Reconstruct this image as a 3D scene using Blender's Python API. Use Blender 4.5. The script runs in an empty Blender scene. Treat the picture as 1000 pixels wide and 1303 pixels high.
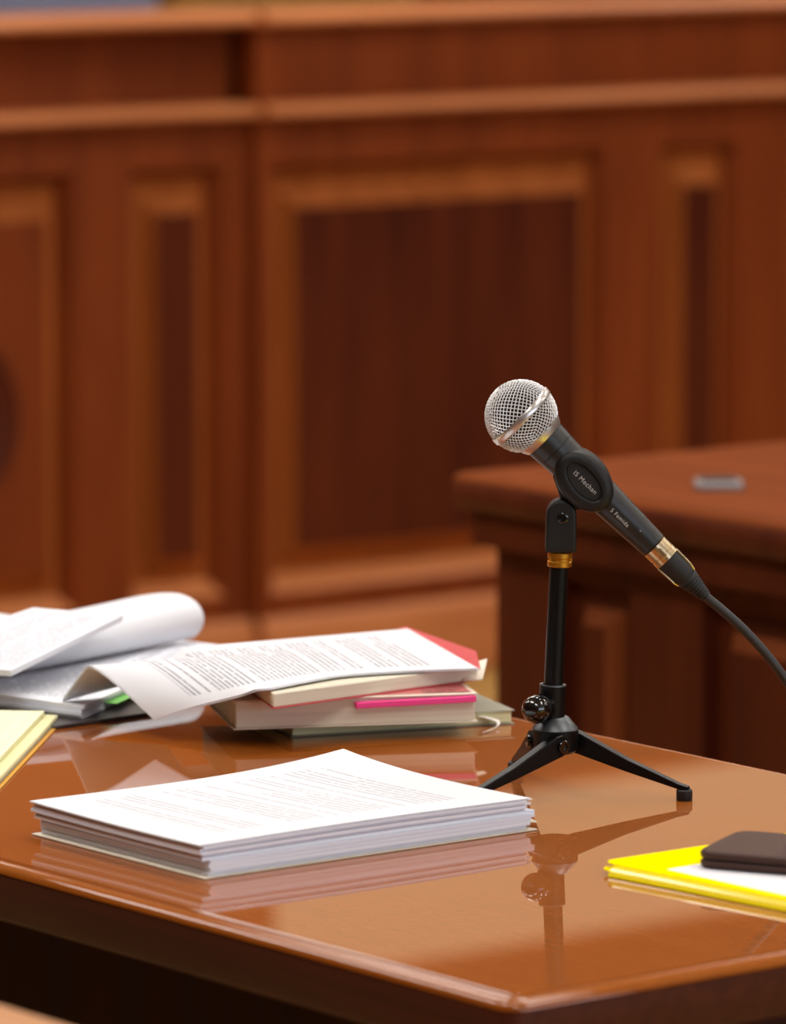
import bpy, bmesh, math, random
from mathutils import Vector, Matrix
random.seed(7)
SC = bpy.context.scene
COL = SC.collection
PI = math.pi
T = 0.75                                   # table height

# ------------------------------------------------------------------ camera
CAM_H, AZ, PITCH, FPX = 1.45, math.radians(52.0), math.radians(7.419), 7000.0
cam_d = bpy.data.cameras.new('camera')
cam_d.sensor_fit = 'VERTICAL'
cam_d.sensor_height = 36.0
cam_d.lens = FPX / 1303.0 * 36.0
cam_d.clip_start, cam_d.clip_end = 0.1, 60
cam_d.dof.use_dof = True
cam_d.dof.focus_distance = 3.89
cam_d.dof.aperture_fstop = 7.0
cam_d.dof.aperture_blades = 0
cam = bpy.data.objects.new('camera', cam_d)
COL.objects.link(cam)
cam.location = (0, 0, CAM_H)
cam.rotation_euler = (PI / 2 - PITCH, 0, AZ - PI / 2)
SC.camera = cam
FH = Vector((math.cos(AZ), math.sin(AZ), 0))            # away from the camera, level
RT = Vector((math.sin(AZ), -math.cos(AZ), 0))           # to its right
CF = FH * math.cos(PITCH) - Vector((0, 0, 1)) * math.sin(PITCH)
CU = FH * math.sin(PITCH) + Vector((0, 0, 1)) * math.cos(PITCH)


def at(u, v, z):
    """surveyed point: where the sight line through photo point (u, v) meets height z"""
    d = CF * FPX + RT * (u - 500) - CU * (v - 651.5)
    return Vector((0, 0, CAM_H)) + d * ((z - CAM_H) / d.z)


# ------------------------------------------------------------------ world, light, exposure
SC.view_settings.view_transform = 'Standard'
SC.view_settings.look = 'None'
SC.view_settings.gamma = 1
SC.view_settings.use_curve_mapping = False
SC.view_settings.exposure = 0.0
w = bpy.data.worlds.new('world')
SC.world = w
w.use_nodes = True
w.node_tree.nodes['Background'].inputs[0].default_value = (0.75, 0.85, 1.0, 1)
w.node_tree.nodes['Background'].inputs[1].default_value = 0.6


def area(name, loc, size, power, color, rot=(0, 0, 0)):
    l = bpy.data.lights.new(name, 'AREA')
    l.shape = 'RECTANGLE'
    l.size, l.size_y = size
    l.energy = power
    l.color = color
    o = bpy.data.objects.new(name, l)
    o.location = loc
    o.rotation_euler = rot
    COL.objects.link(o)
    return o


CEIL = 3.0
WARM = (0.985, 0.985, 0.985)
LAMPS = [(x, y) for y in (1.3, 3.3, 5.25, 7.2) for x in (1.2, 3.4, 5.6, 7.8)]
for (x, y) in LAMPS:
    area('ceiling_lamp_light', (x, y, CEIL - 0.035), (0.56, 1.16), 14.0, WARM).data.spread = math.radians(150)
# daylight through the windows behind and to the right of the camera
area('window_daylight', (3.2, -2.85, 1.75), (5.0, 1.5), 66, (0.78, 0.88, 1.0), (-PI / 2, 0, PI))


# ------------------------------------------------------------------ materials
def s2l(c):
    return tuple(((x / 255.0) / 12.92 if x / 255.0 <= 0.04045 else ((x / 255.0 + 0.055) / 1.055) ** 2.4) for x in c) + (1.0,)


class N:
    def __init__(s, name):
        s.m = bpy.data.materials.new(name)
        s.m.use_nodes = True
        s.t = s.m.node_tree
        s.b = s.t.nodes['Principled BSDF']

    def node(s, typ, **kw):
        n = s.t.nodes.new(typ)
        for k, v in kw.items():
            setattr(n, k, v)
        return n

    def link(s, a, b):
        s.t.links.new(a, b)

    def math(s, op, a, b=None, c=None):
        n = s.node('ShaderNodeMath', operation=op)
        for i, x in enumerate((a, b, c)):
            if x is None:
                continue
            if isinstance(x, (int, float)):
                n.inputs[i].default_value = x
            else:
                s.link(x, n.inputs[i])
        return n.outputs[0]

    def mix(s, f, a, b):
        n = s.node('ShaderNodeMix', data_type='RGBA')
        for sock, x in ((n.inputs[0], f), (n.inputs[6], a), (n.inputs[7], b)):
            if isinstance(x, (int, float)):
                sock.default_value = x
            elif isinstance(x, tuple):
                sock.default_value = x
            else:
                s.link(x, sock)
        return n.outputs[2]


def plain(name, rgb, rough=0.5, metal=0.0, coat=0.0, spec=0.5, var=0.06, nscale=60, bump=0.0, sheen=0.0):
    n = N(name)
    tc = n.node('ShaderNodeTexCoord')
    no = n.node('ShaderNodeTexNoise')
    no.inputs['Scale'].default_value = nscale
    no.inputs['Detail'].default_value = 3
    n.link(tc.outputs['Object'], no.inputs['Vector'])
    c = s2l(rgb)
    d = tuple(x * (1 - var * 2) for x in c[:3]) + (1,)
    e = tuple(min(1, x * (1 + var)) for x in c[:3]) + (1,)
    n.link(n.mix(no.outputs['Fac'], d, e), n.b.inputs['Base Color'])
    n.b.inputs['Roughness'].default_value = rough
    n.b.inputs['Metallic'].default_value = metal
    n.b.inputs['Coat Weight'].default_value = coat
    n.b.inputs['Specular IOR Level'].default_value = spec
    n.b.inputs['Sheen Weight'].default_value = sheen
    if bump:
        bp = n.node('ShaderNodeBump')
        bp.inputs['Strength'].default_value = bump
        bp.inputs['Distance'].default_value = 0.002
        n.link(no.outputs['Fac'], bp.inputs['Height'])
        n.link(bp.outputs[0], n.b.inputs['Normal'])
    return n.m


def wood(name, dark, light, axis=2, rough=0.4, coat=0.3, coat_rough=0.12, scale=3.0, stretch=14.0, contrast=(0.3, 0.72), coat_ior=1.5, spec=0.3):
    n = N(name)
    tc = n.node('ShaderNodeTexCoord')
    mp = n.node('ShaderNodeMapping')
    sc = [stretch] * 3
    sc[axis] = 1.0
    mp.inputs['Scale'].default_value = sc
    n.link(tc.outputs['Object'], mp.inputs['Vector'])
    a = n.node('ShaderNodeTexNoise')
    a.inputs['Scale'].default_value = scale
    a.inputs['Detail'].default_value = 5
    a.inputs['Distortion'].default_value = 0.5
    n.link(mp.outputs[0], a.inputs['Vector'])
    r = n.node('ShaderNodeValToRGB')
    r.color_ramp.elements[0].position, r.color_ramp.elements[1].position = contrast
    r.color_ramp.elements[0].color = s2l(dark)
    r.color_ramp.elements[1].color = s2l(light)
    n.link(a.outputs['Fac'], r.inputs[0])
    n.link(r.outputs[0], n.b.inputs['Base Color'])
    n.b.inputs['Roughness'].default_value = rough
    n.b.inputs['Coat Weight'].default_value = coat
    n.b.inputs['Coat Roughness'].default_value = coat_rough
    n.b.inputs['Coat IOR'].default_value = coat_ior
    n.b.inputs['Specular IOR Level'].default_value = spec
    return n.m


def printed(name, paper, ink, lines, margin=(0.1, 0.9, 0.08, 0.92), word=34.0, strength=0.75, blank=0.16, duty=0.5, seed=0.0, rough=0.75, swap=False):
    """paper with lines of print on its UV square: u runs along a line, v counts the lines"""
    n = N(name)
    uv = n.node('ShaderNodeTexCoord').outputs['UV']
    sp = n.node('ShaderNodeSeparateXYZ')
    n.link(uv, sp.inputs[0])
    u, v = sp.outputs[0], sp.outputs[1]
    if swap:
        u, v = v, u
    L = n.math('MULTIPLY', v, lines)
    idx = n.math('FLOOR', L)
    band = n.math('LESS_THAN', n.math('FRACT', L), duty)
    wn = n.node('ShaderNodeTexWhiteNoise', noise_dimensions='1D')
    n.link(n.math('ADD', idx, seed + 0.37), wn.inputs['W'])
    wn2 = n.node('ShaderNodeTexWhiteNoise', noise_dimensions='1D')
    n.link(n.math('ADD', idx, seed + 91.7), wn2.inputs['W'])
    keep = n.math('GREATER_THAN', wn.outputs['Value'], blank)
    cb = n.node('ShaderNodeCombineXYZ')
    n.link(n.math('MULTIPLY', u, word), cb.inputs[0])
    n.link(n.math('MULTIPLY', idx, 7.31), cb.inputs[1])
    cb.inputs[2].default_value = seed
    no = n.node('ShaderNodeTexNoise')
    no.inputs['Scale'].default_value = 1.0
    no.inputs['Detail'].default_value = 1.0
    n.link(cb.outputs[0], no.inputs['Vector'])
    words = n.math('GREATER_THAN', no.outputs['Fac'], 0.38)
    short = n.math('GREATER_THAN', wn2.outputs['Value'], 0.72)
    right = n.math('SUBTRACT', margin[1], n.math('MULTIPLY', short, n.math('MULTIPLY', wn.outputs['Value'], 0.45)))
    m = n.math('MULTIPLY', n.math('GREATER_THAN', u, margin[0]), n.math('LESS_THAN', u, right))
    m = n.math('MULTIPLY', m, n.math('MULTIPLY', n.math('GREATER_THAN', v, margin[2]), n.math('LESS_THAN', v, margin[3])))
    m = n.math('MULTIPLY', n.math('MULTIPLY', m, band), n.math('MULTIPLY', words, keep))
    n.link(n.mix(n.math('MULTIPLY', m, strength), s2l(paper), s2l(ink)), n.b.inputs['Base Color'])
    n.b.inputs['Roughness'].default_value = rough
    n.b.inputs['Specular IOR Level'].default_value = 0.25
    return n.m


def leaves(name, a, b, freq=900.0):
    """edge of a bundle of pages: fine streaks level with the pages"""
    n = N(name)
    tc = n.node('ShaderNodeTexCoord')
    mp = n.node('ShaderNodeMapping')
    mp.inputs['Scale'].default_value = (6, 6, freq)
    n.link(tc.outputs['Object'], mp.inputs['Vector'])
    no = n.node('ShaderNodeTexNoise')
    no.inputs['Scale'].default_value = 1.0
    no.inputs['Detail'].default_value = 2.0
    n.link(mp.outputs[0], no.inputs['Vector'])
    n.link(n.mix(no.outputs['Fac'], s2l(a), s2l(b)), n.b.inputs['Base Color'])
    n.b.inputs['Roughness'].default_value = 0.8
    n.b.inputs['Specular IOR Level'].default_value = 0.2
    return n.m


M = {}
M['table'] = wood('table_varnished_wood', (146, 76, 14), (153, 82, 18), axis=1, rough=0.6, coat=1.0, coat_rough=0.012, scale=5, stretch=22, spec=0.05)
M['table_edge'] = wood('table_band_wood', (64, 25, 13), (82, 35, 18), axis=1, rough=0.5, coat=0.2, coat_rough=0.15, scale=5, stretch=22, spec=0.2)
M['table_dark'] = wood('table_base_wood', (40, 17, 10), (56, 24, 13), axis=2, rough=0.6, coat=0.0, spec=0.15)
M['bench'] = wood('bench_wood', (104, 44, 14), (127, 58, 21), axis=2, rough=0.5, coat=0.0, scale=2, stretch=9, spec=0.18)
M['bench_h'] = wood('bench_moulding_wood', (166, 98, 54), (194, 122, 72), axis=0, rough=0.45, coat=0.2, coat_rough=0.25, scale=2, stretch=9, spec=0.2)  # moulding wood; on the panel sills its lighter tone paints overhead light
M['bench_bevel'] = wood('bench_shoulder_wood', (138, 72, 28), (162, 90, 40), axis=2, rough=0.5, coat=0.0, scale=2, stretch=9, spec=0.15)  # bench wood lightened: ceiling light on the sloped shoulders put into the colour
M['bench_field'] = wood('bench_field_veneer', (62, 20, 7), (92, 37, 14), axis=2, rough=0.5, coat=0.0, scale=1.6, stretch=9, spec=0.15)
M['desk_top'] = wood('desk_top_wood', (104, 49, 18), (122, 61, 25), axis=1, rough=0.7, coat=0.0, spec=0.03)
M['desk_bevel'] = wood('desk_shoulder_wood', (128, 64, 30), (150, 78, 38), axis=2, rough=0.5, coat=0.0, scale=2, stretch=9, spec=0.15)  # desk wood lightened, painting the light that the shoulders catch from above
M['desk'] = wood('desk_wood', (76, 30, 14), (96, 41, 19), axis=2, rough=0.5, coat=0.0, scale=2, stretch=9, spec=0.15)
M['wall_wood'] = wood('wainscot_wood', (120, 58, 28), (150, 76, 36), axis=2, rough=0.5, coat=0.1)
M['wall_orange'] = wood('panelling_wood', (226, 124, 46), (238, 138, 56), axis=2, rough=0.6, coat=0.0)
M['plaster'] = plain('beige_plaster', (240, 212, 172), 0.9, spec=0.2, nscale=8, var=0.02)
M['ceiling'] = plain('ceiling_paint', (225, 218, 205), 0.9, spec=0.2, nscale=8, var=0.02)
M['white_paint'] = plain('white_paint', (230, 228, 222), 0.5, nscale=20, var=0.02)
M['floor'] = plain('floor_stone', (176, 138, 76), 0.35, nscale=4, var=0.08)
M['floor_joint'] = plain('floor_joint', (120, 96, 60), 0.8, nscale=10)
M['chair_wood'] = wood('chair_wood', (176, 120, 76), (206, 150, 100), axis=1, rough=0.4, coat=0.3)
M['grey_cloth'] = plain('grey_blue_fabric', (118, 122, 146), 0.9, sheen=0.3, nscale=200, bump=0.2)
M['olive_cloth'] = plain('olive_fabric', (150, 104, 40), 0.85, sheen=0.2, nscale=200, bump=0.2)
M['black'] = plain('black_satin_paint', (9, 8, 8), 0.38, nscale=300, var=0.1, spec=0.2)
M['black_gloss'] = plain('black_gloss_plastic', (12, 12, 13), 0.13, coat=0.5, nscale=100)
M['black_rubber'] = plain('black_rubber', (20, 19, 19), 0.62, nscale=400, bump=0.1)
M['clip_black'] = plain('clip_plastic', (22, 21, 20), 0.5, nscale=500, bump=0.08, spec=0.35)
M['body_black'] = plain('handle_enamel', (28, 27, 26), 0.4, nscale=500, bump=0.05, spec=0.5)
M['hub_grey'] = plain('worn_grey_metal', (92, 96, 98), 0.4, metal=0.7, nscale=200)
M['steel'] = plain('silver_steel', (246, 245, 244), 0.42, metal=0.3, nscale=300)
M['band'] = plain('silver_band', (206, 202, 198), 0.3, metal=0.85, nscale=300)
M['foam'] = plain('dark_foam', (8, 7, 7), 0.95, nscale=500)
M['brass'] = plain('brass', (214, 158, 52), 0.3, metal=0.9, nscale=200)
M['nickel'] = plain('gold_tinted_nickel', (206, 186, 150), 0.25, metal=0.95, nscale=200)
M['cable'] = plain('cable_rubber', (34, 31, 30), 0.5, nscale=300, bump=0.1)
M['ink'] = plain('pale_grey_print', (190, 188, 186), 0.6, nscale=100)
M['paper'] = plain('white_paper', (226, 227, 232), 0.8, spec=0.2, nscale=20, var=0.01)
M['paper_top'] = printed('printed_white_sheet', (225, 226, 231), (100, 106, 128), 44, margin=(0.14, 0.88, 0.12, 0.86), strength=0.36, blank=0.2, word=60, seed=3, swap=True)
M['paper_text'] = printed('printed_notice_sheet', (225, 226, 231), (56, 60, 76), 62, margin=(0.1, 0.9, 0.15, 0.9), strength=0.55, blank=0.14, word=70, seed=11, swap=True)
M['paper_text2'] = printed('printed_report_sheet', (230, 233, 241), (70, 74, 90), 44, margin=(0.06, 0.94, 0.05, 0.95), strength=0.5, blank=0.12, word=40, seed=21)
M['pages'] = leaves('white_page_edges', (200, 206, 222), (244, 249, 255))
M['pages_cream'] = leaves('cream_page_edges', (204, 196, 176), (234, 226, 204), 700)
M['pages_grey'] = leaves('grey_page_edges', (150, 140, 140), (226, 222, 226), 1200)
M['red_cover'] = plain('red_cover', (214, 62, 70), 0.4, coat=0.3)
M['white_cover'] = plain('cream_card', (226, 216, 196), 0.5)
M['print_cover'] = printed('black_printed_cover', (196, 110, 108), (30, 24, 26), 6, margin=(0.55, 0.98, 0.0, 0.4), strength=0.9, blank=0.0, word=24, seed=5, rough=0.4)
M['grey_cover'] = plain('grey_green_cover', (150, 148, 128), 0.4)
M['pink'] = plain('pink_flag', (250, 70, 150), 0.5)
M['green'] = plain('green_flag', (112, 190, 84), 0.5)
M['yellow_pad'] = printed('ruled_yellow_paper', (240, 238, 200), (196, 198, 166), 30, margin=(0.0, 1.0, 0.03, 0.97), strength=0.6, blank=-1, duty=0.12, word=0.0, seed=0)
M['pad_edge'] = leaves('yellow_page_edges', (212, 206, 146), (240, 236, 196))
M['amber'] = plain('amber_film', (226, 164, 46), 0.3)
M['tab_yellow'] = plain('yellow_tab', (250, 214, 60), 0.5)
M['folder'] = plain('yellow_plastic', (255, 233, 0), 0.6, coat=0.0, spec=0.0, nscale=30, var=0.02)
M['folder_gloss'] = plain('yellow_plastic_fold', (252, 228, 0), 0.25, coat=0.7, nscale=30, var=0.02)
M['leather'] = plain('dark_brown_leather', (66, 40, 34), 0.5, spec=0.22, nscale=900, bump=0.5, coat=0.1)
M['dark_folder'] = plain('charcoal_plastic', (70, 64, 64), 0.3, nscale=40)
M['ribbon'] = plain('white_ribbon', (236, 230, 220), 0.6)
M['grommet'] = plain('grey_metal', (120, 112, 112), 0.5, metal=0.0)


def emit(name, rgb, s):
    n = N(name)
    n.b.inputs['Base Color'].default_value = s2l(rgb)
    n.b.inputs['Emission Color'].default_value = s2l(rgb)
    n.b.inputs['Emission Strength'].default_value = s
    return n.m


M['lamp_glow'] = emit('lamp_diffuser', (255, 246, 232), 4.0)
M['blind_glow'] = emit('daylit_blind', (217, 187, 146), 0.82)  # added glow, tuned for the pale tabletop reflection
M['window_glow'] = emit('daylit_pane', (214, 228, 255), 1.2)


# ------------------------------------------------------------------ object helpers
def wpos(o):
    p = Vector((0, 0, 0))
    while o is not None:
        p += o.location
        o = o.parent
    return p


def obj(name, bm, mat, parent=None, smooth=None, bevel=0.0, segs=2, loc=None):
    """link ONE mesh object; bm is in world coordinates"""
    me = bpy.data.meshes.new(name)
    bmesh.ops.recalc_face_normals(bm, faces=bm.faces)
    org = wpos(parent) if parent else (Vector(loc) if loc is not None else Vector((0, 0, 0)))
    for v in bm.verts:
        v.co -= org
    bm.to_mesh(me)
    bm.free()
    me.materials.append(mat)
    if smooth is not None:
        for p in me.polygons:
            p.use_smooth = True
        me.set_sharp_from_angle(angle=math.radians(smooth))
    o = bpy.data.objects.new(name, me)
    COL.objects.link(o)
    if parent:
        o.parent = parent
    else:
        o.location = org
    if bevel:
        b = o.modifiers.new('bevel', 'BEVEL')
        b.width = bevel
        b.segments = segs
        b.limit_method = 'ANGLE'
    return o


def thing(name, label, cat, loc, group=None):
    o = bpy.data.objects.new(name, None)
    o.empty_display_size = 0.05
    o.location = loc
    COL.objects.link(o)
    o['label'] = label
    o['category'] = cat
    if group:
        o['group'] = group
    return o


def tag(o, label, cat, group=None):
    o['label'] = label
    o['category'] = cat
    if group:
        o['group'] = group
    return o


def struct(o):
    o['kind'] = 'structure'
    return o


def add_box(bm, x0, x1, y0, y1, z0, z1):
    vs = [bm.verts.new((x, y, z)) for z in (z0, z1) for (x, y) in ((x0, y0), (x1, y0), (x1, y1), (x0, y1))]
    for f in ((3, 2, 1, 0), (4, 5, 6, 7), (0, 1, 5, 4), (1, 2, 6, 5), (2, 3, 7, 6), (3, 0, 4, 7)):
        bm.faces.new([vs[i] for i in f])
    return bm


def bx(*a):
    return add_box(bmesh.new(), *a)


def hexa(bm, bot, top):
    n = len(bot)
    a = [bm.verts.new(p) for p in bot]
    b = [bm.verts.new(p) for p in top]
    bm.faces.new(a[::-1])
    bm.faces.new(b)
    for i in range(n):
        j = (i + 1) % n
        bm.faces.new((a[i], a[j], b[j], b[i]))
    return bm


def prism(bm, pts, vec):
    vec = Vector(vec)
    return hexa(bm, [Vector(p) for p in pts], [Vector(p) + vec for p in pts])


def frame_of(axis):
    a = Vector(axis).normalized()
    h = Vector((0, 0, 1)) if abs(a.z) < 0.9 else Vector((1, 0, 0))
    x = a.cross(h).normalized()
    return a, x, a.cross(x).normalized()


def lathe(bm, origin, axis, prof, n=32, caps=True):
    """prof = [(distance along axis, radius)]"""
    a, x, y = frame_of(axis)
    o = Vector(origin)
    rings = []
    for (t, r) in prof:
        rings.append([bm.verts.new(o + a * t + (x * math.cos(k * 2 * PI / n) + y * math.sin(k * 2 * PI / n)) * max(r, 1e-5)) for k in range(n)])
    for i in range(len(rings) - 1):
        for k in range(n):
            l = (k + 1) % n
            bm.faces.new((rings[i][k], rings[i][l], rings[i + 1][l], rings[i + 1][k]))
    if caps:
        bm.faces.new(rings[0][::-1])
        bm.faces.new(rings[-1])
    return bm


def smooth_path(pts, n=8):
    pts = [Vector(p) for p in pts]
    P = [pts[0] * 2 - pts[1]] + pts + [pts[-1] * 2 - pts[-2]]
    out = []
    for i in range(1, len(P) - 2):
        for k in range(n):
            t = k / n
            a, b, c, d = P[i - 1], P[i], P[i + 1], P[i + 2]
            out.append(0.5 * ((2 * b) + (c - a) * t + (2 * a - 5 * b + 4 * c - d) * t * t + (3 * b - a - 3 * c + d) * t ** 3))
    out.append(pts[-1])
    return out


def tube(bm, path, r, n=12):
    prev = None
    rings = []
    for i, p in enumerate(path):
        d = (path[min(i + 1, len(path) - 1)] - path[max(i - 1, 0)]).normalized()
        if prev is None:
            _, x, _ = frame_of(d)
        else:
            x = (prev - d * prev.dot(d)).normalized()
        prev = x
        y = d.cross(x)
        rr = r(i / (len(path) - 1)) if callable(r) else r
        rings.append([bm.verts.new(p + (x * math.cos(k * 2 * PI / n) + y * math.sin(k * 2 * PI / n)) * rr) for k in range(n)])
    for i in range(len(rings) - 1):
        for k in range(n):
            l = (k + 1) % n
            bm.faces.new((rings[i][k], rings[i][l], rings[i + 1][l], rings[i + 1][k]))
    bm.faces.new(rings[0][::-1])
    bm.faces.new(rings[-1])
    return bm


def ring_sweep(bm, path, normals, prof):
    """closed moulding: prof = [(inset, z)] swept round a closed path with outward normals"""
    rings = [[bm.verts.new(Vector((p.x - nn.x * i, p.y - nn.y * i, z))) for (i, z) in prof] for p, nn in zip(path, normals)]
    m, k = len(rings), len(prof)
    for a in range(m):
        b = (a + 1) % m
        for i in range(k):
            j = (i + 1) % k
            bm.faces.new((rings[a][i], rings[b][i], rings[b][j], rings[a][j]))
    return bm


def round_rect(x0, x1, y0, y1, r, n=6):
    path, nor = [], []
    for (cx, cy, a0) in ((x1 - r, y0 + r, -PI / 2), (x1 - r, y1 - r, 0), (x0 + r, y1 - r, PI / 2), (x0 + r, y0 + r, PI)):
        for k in range(n + 1):
            a = a0 + k / n * PI / 2
            d = Vector((math.cos(a), math.sin(a), 0))
            path.append(Vector((cx, cy, 0)) + d * r)
            nor.append(d)
    return path, nor


def sheet(S, nu=16, nv=12, th=0.0006):
    """thick curved sheet; S(s, t) is the top surface; UV = (s, t) on the top, the margin elsewhere"""
    bm = bmesh.new()
    uvl = bm.loops.layers.uv.new('UVMap')
    P = [[Vector(S(i / nu, j / nv)) for j in range(nv + 1)] for i in range(nu + 1)]

    def nrm(i, j):
        du = P[min(i + 1, nu)][j] - P[max(i - 1, 0)][j]
        dv = P[i][min(j + 1, nv)] - P[i][max(j - 1, 0)]
        return du.cross(dv).normalized()
    flip = 1 if nrm(nu // 2, nv // 2).z > 0 else -1
    A = [[bm.verts.new(P[i][j]) for j in range(nv + 1)] for i in range(nu + 1)]
    B = [[bm.verts.new(P[i][j] - nrm(i, j) * flip * th) for j in range(nv + 1)] for i in range(nu + 1)]
    for i in range(nu):
        for j in range(nv):
            f = bm.faces.new((A[i][j], A[i + 1][j], A[i + 1][j + 1], A[i][j + 1]))
            for lp, (a, b) in zip(f.loops, ((i, j), (i + 1, j), (i + 1, j + 1), (i, j + 1))):
                lp[uvl].uv = (a / nu, b / nv)
            bm.faces.new((B[i][j + 1], B[i + 1][j + 1], B[i + 1][j], B[i][j]))
    for i in range(nu):
        bm.faces.new((A[i][0], B[i][0], B[i + 1][0], A[i + 1][0]))
        bm.faces.new((A[i + 1][nv], B[i + 1][nv], B[i][nv], A[i][nv]))
    for j in range(nv):
        bm.faces.new((A[0][j + 1], B[0][j + 1], B[0][j], A[0][j]))
        bm.faces.new((A[nu][j], B[nu][j], B[nu][j + 1], A[nu][j + 1]))
    return bm


def bil(a, b, c, d, s, t):
    """a (0,0)  b (1,0)  c (1,1)  d (0,1)"""
    return (Vector(a) * (1 - s) + Vector(b) * s) * (1 - t) + (Vector(d) * (1 - s) + Vector(c) * s) * t


# ------------------------------------------------------------------ the room
RX0, RX1, RY0, RY1 = -2.5, 11.0, -3.0, 9.6
fl = struct(obj('floor', bx(RX0, RX1, RY0, RY1, -0.08, -0.004), M['floor_joint']))
tile = bx(0.0, 0.596, 0.0, 0.596, -0.004, 0.0)
me_tile = bpy.data.meshes.new('tile')
tile.to_mesh(me_tile)
tile.free()
me_tile.materials.append(M['floor'])
for i in range(12):
    for j in range(16):
        o = bpy.data.objects.new('tile', me_tile)
        o.location = (1.4 + 0.6 * i, 0.0 + 0.6 * j, 0)
        o.parent = fl
        COL.objects.link(o)
struct(obj('ceiling', bx(RX0, RX1, RY0, RY1, CEIL, CEIL + 0.1), M['ceiling']))
wb = struct(obj('wall_back', bx(RX0, RX1, RY1, RY1 + 0.1, 0, CEIL), M['plaster']))
PALE_X = 7.1
obj('wainscot', bx(PALE_X, RX1, RY1 - 0.03, RY1, 0, 2.27), M['wall_wood'], wb)
obj('frieze_board', bx(PALE_X, RX1, RY1 - 0.03, RY1, 2.69, CEIL), M['wall_orange'], wb)
# added glowing band in a wooden frame, makes the pale reflection in the tabletop
cw = bmesh.new()
add_box(cw, PALE_X, RX1, RY1 - 0.05, RY1, 2.27, 2.30)
add_box(cw, PALE_X, RX1, RY1 - 0.05, RY1, 2.66, 2.69)
for x in (PALE_X, 9.0, RX1 - .03):
    add_box(cw, x, x + .03, RY1 - 0.05, RY1, 2.30, 2.66)
w2 = struct(obj('window_2', cw, M['wall_orange']))
obj('blind', bx(PALE_X + .03, RX1 - .03, RY1 - 0.02, RY1 - 0.01, 2.30, 2.66), M['blind_glow'], w2)
obj('panelling', bx(RX0, PALE_X, RY1 - 0.04, RY1, 0, CEIL), M['wall_orange'], wb)
struct(obj('wall_left', bx(RX0 - 0.1, RX0, RY0, RY1, 0, CEIL), M['wall_wood']))
struct(obj('wall_right', bx(RX1, RX1 + 0.1, RY0, RY1, 0, CEIL), M['wall_wood']))
bm = bx(RX0, 0.6, RY0 - 0.1, RY0, 0, CEIL)
add_box(bm, 5.8, RX1, RY0 - 0.1, RY0, 0, CEIL)
add_box(bm, 0.6, 5.8, RY0 - 0.1, RY0, 0, 0.95)
add_box(bm, 0.6, 5.8, RY0 - 0.1, RY0, 2.55, CEIL)
struct(obj('wall_front', bm, M['plaster']))
wf = bx(0.6, 5.8, RY0 - 0.08, RY0 - 0.02, 0.95, 1.0)
add_box(wf, 0.6, 5.8, RY0 - 0.08, RY0 - 0.02, 2.5, 2.55)
for x in (0.6, 1.88, 3.18, 4.48, 5.75):
    add_box(wf, x, x + 0.05, RY0 - 0.08, RY0 - 0.02, 1.0, 2.5)
wn = struct(obj('window_1', wf, M['white_paint']))
obj('pane', bx(0.6, 5.8, RY0 - 0.06, RY0 - 0.05, 1.0, 2.5), M['window_glow'], wn)
for (x, y) in LAMPS:
    t = thing('ceiling_light', 'long white ceiling light panel above the courtroom', 'ceiling light', (x, y, CEIL), 'ceiling light panels')
    b = bmesh.new()
    for (a0, a1, b0, b1) in ((-.32, .32, -.62, -.59), (-.32, .32, .59, .62), (-.32, -.29, -.59, .59), (.29, .32, -.59, .59)):
        add_box(b, x + a0, x + a1, y + b0, y + b1, CEIL - 0.03, CEIL)
    obj('frame', b, M['white_paint'], t)
    obj('diffuser', bx(x - .29, x + .29, y - .59, y + .59, CEIL - 0.02, CEIL - 0.005), M['lamp_glow'], t)

# ------------------------------------------------------------------ panelled bench
bench = thing('panelled_bench', 'long reddish wooden courtroom bench front with raised panels and two bright ledges', 'bench', (5.3, 7.15, 0))


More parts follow.
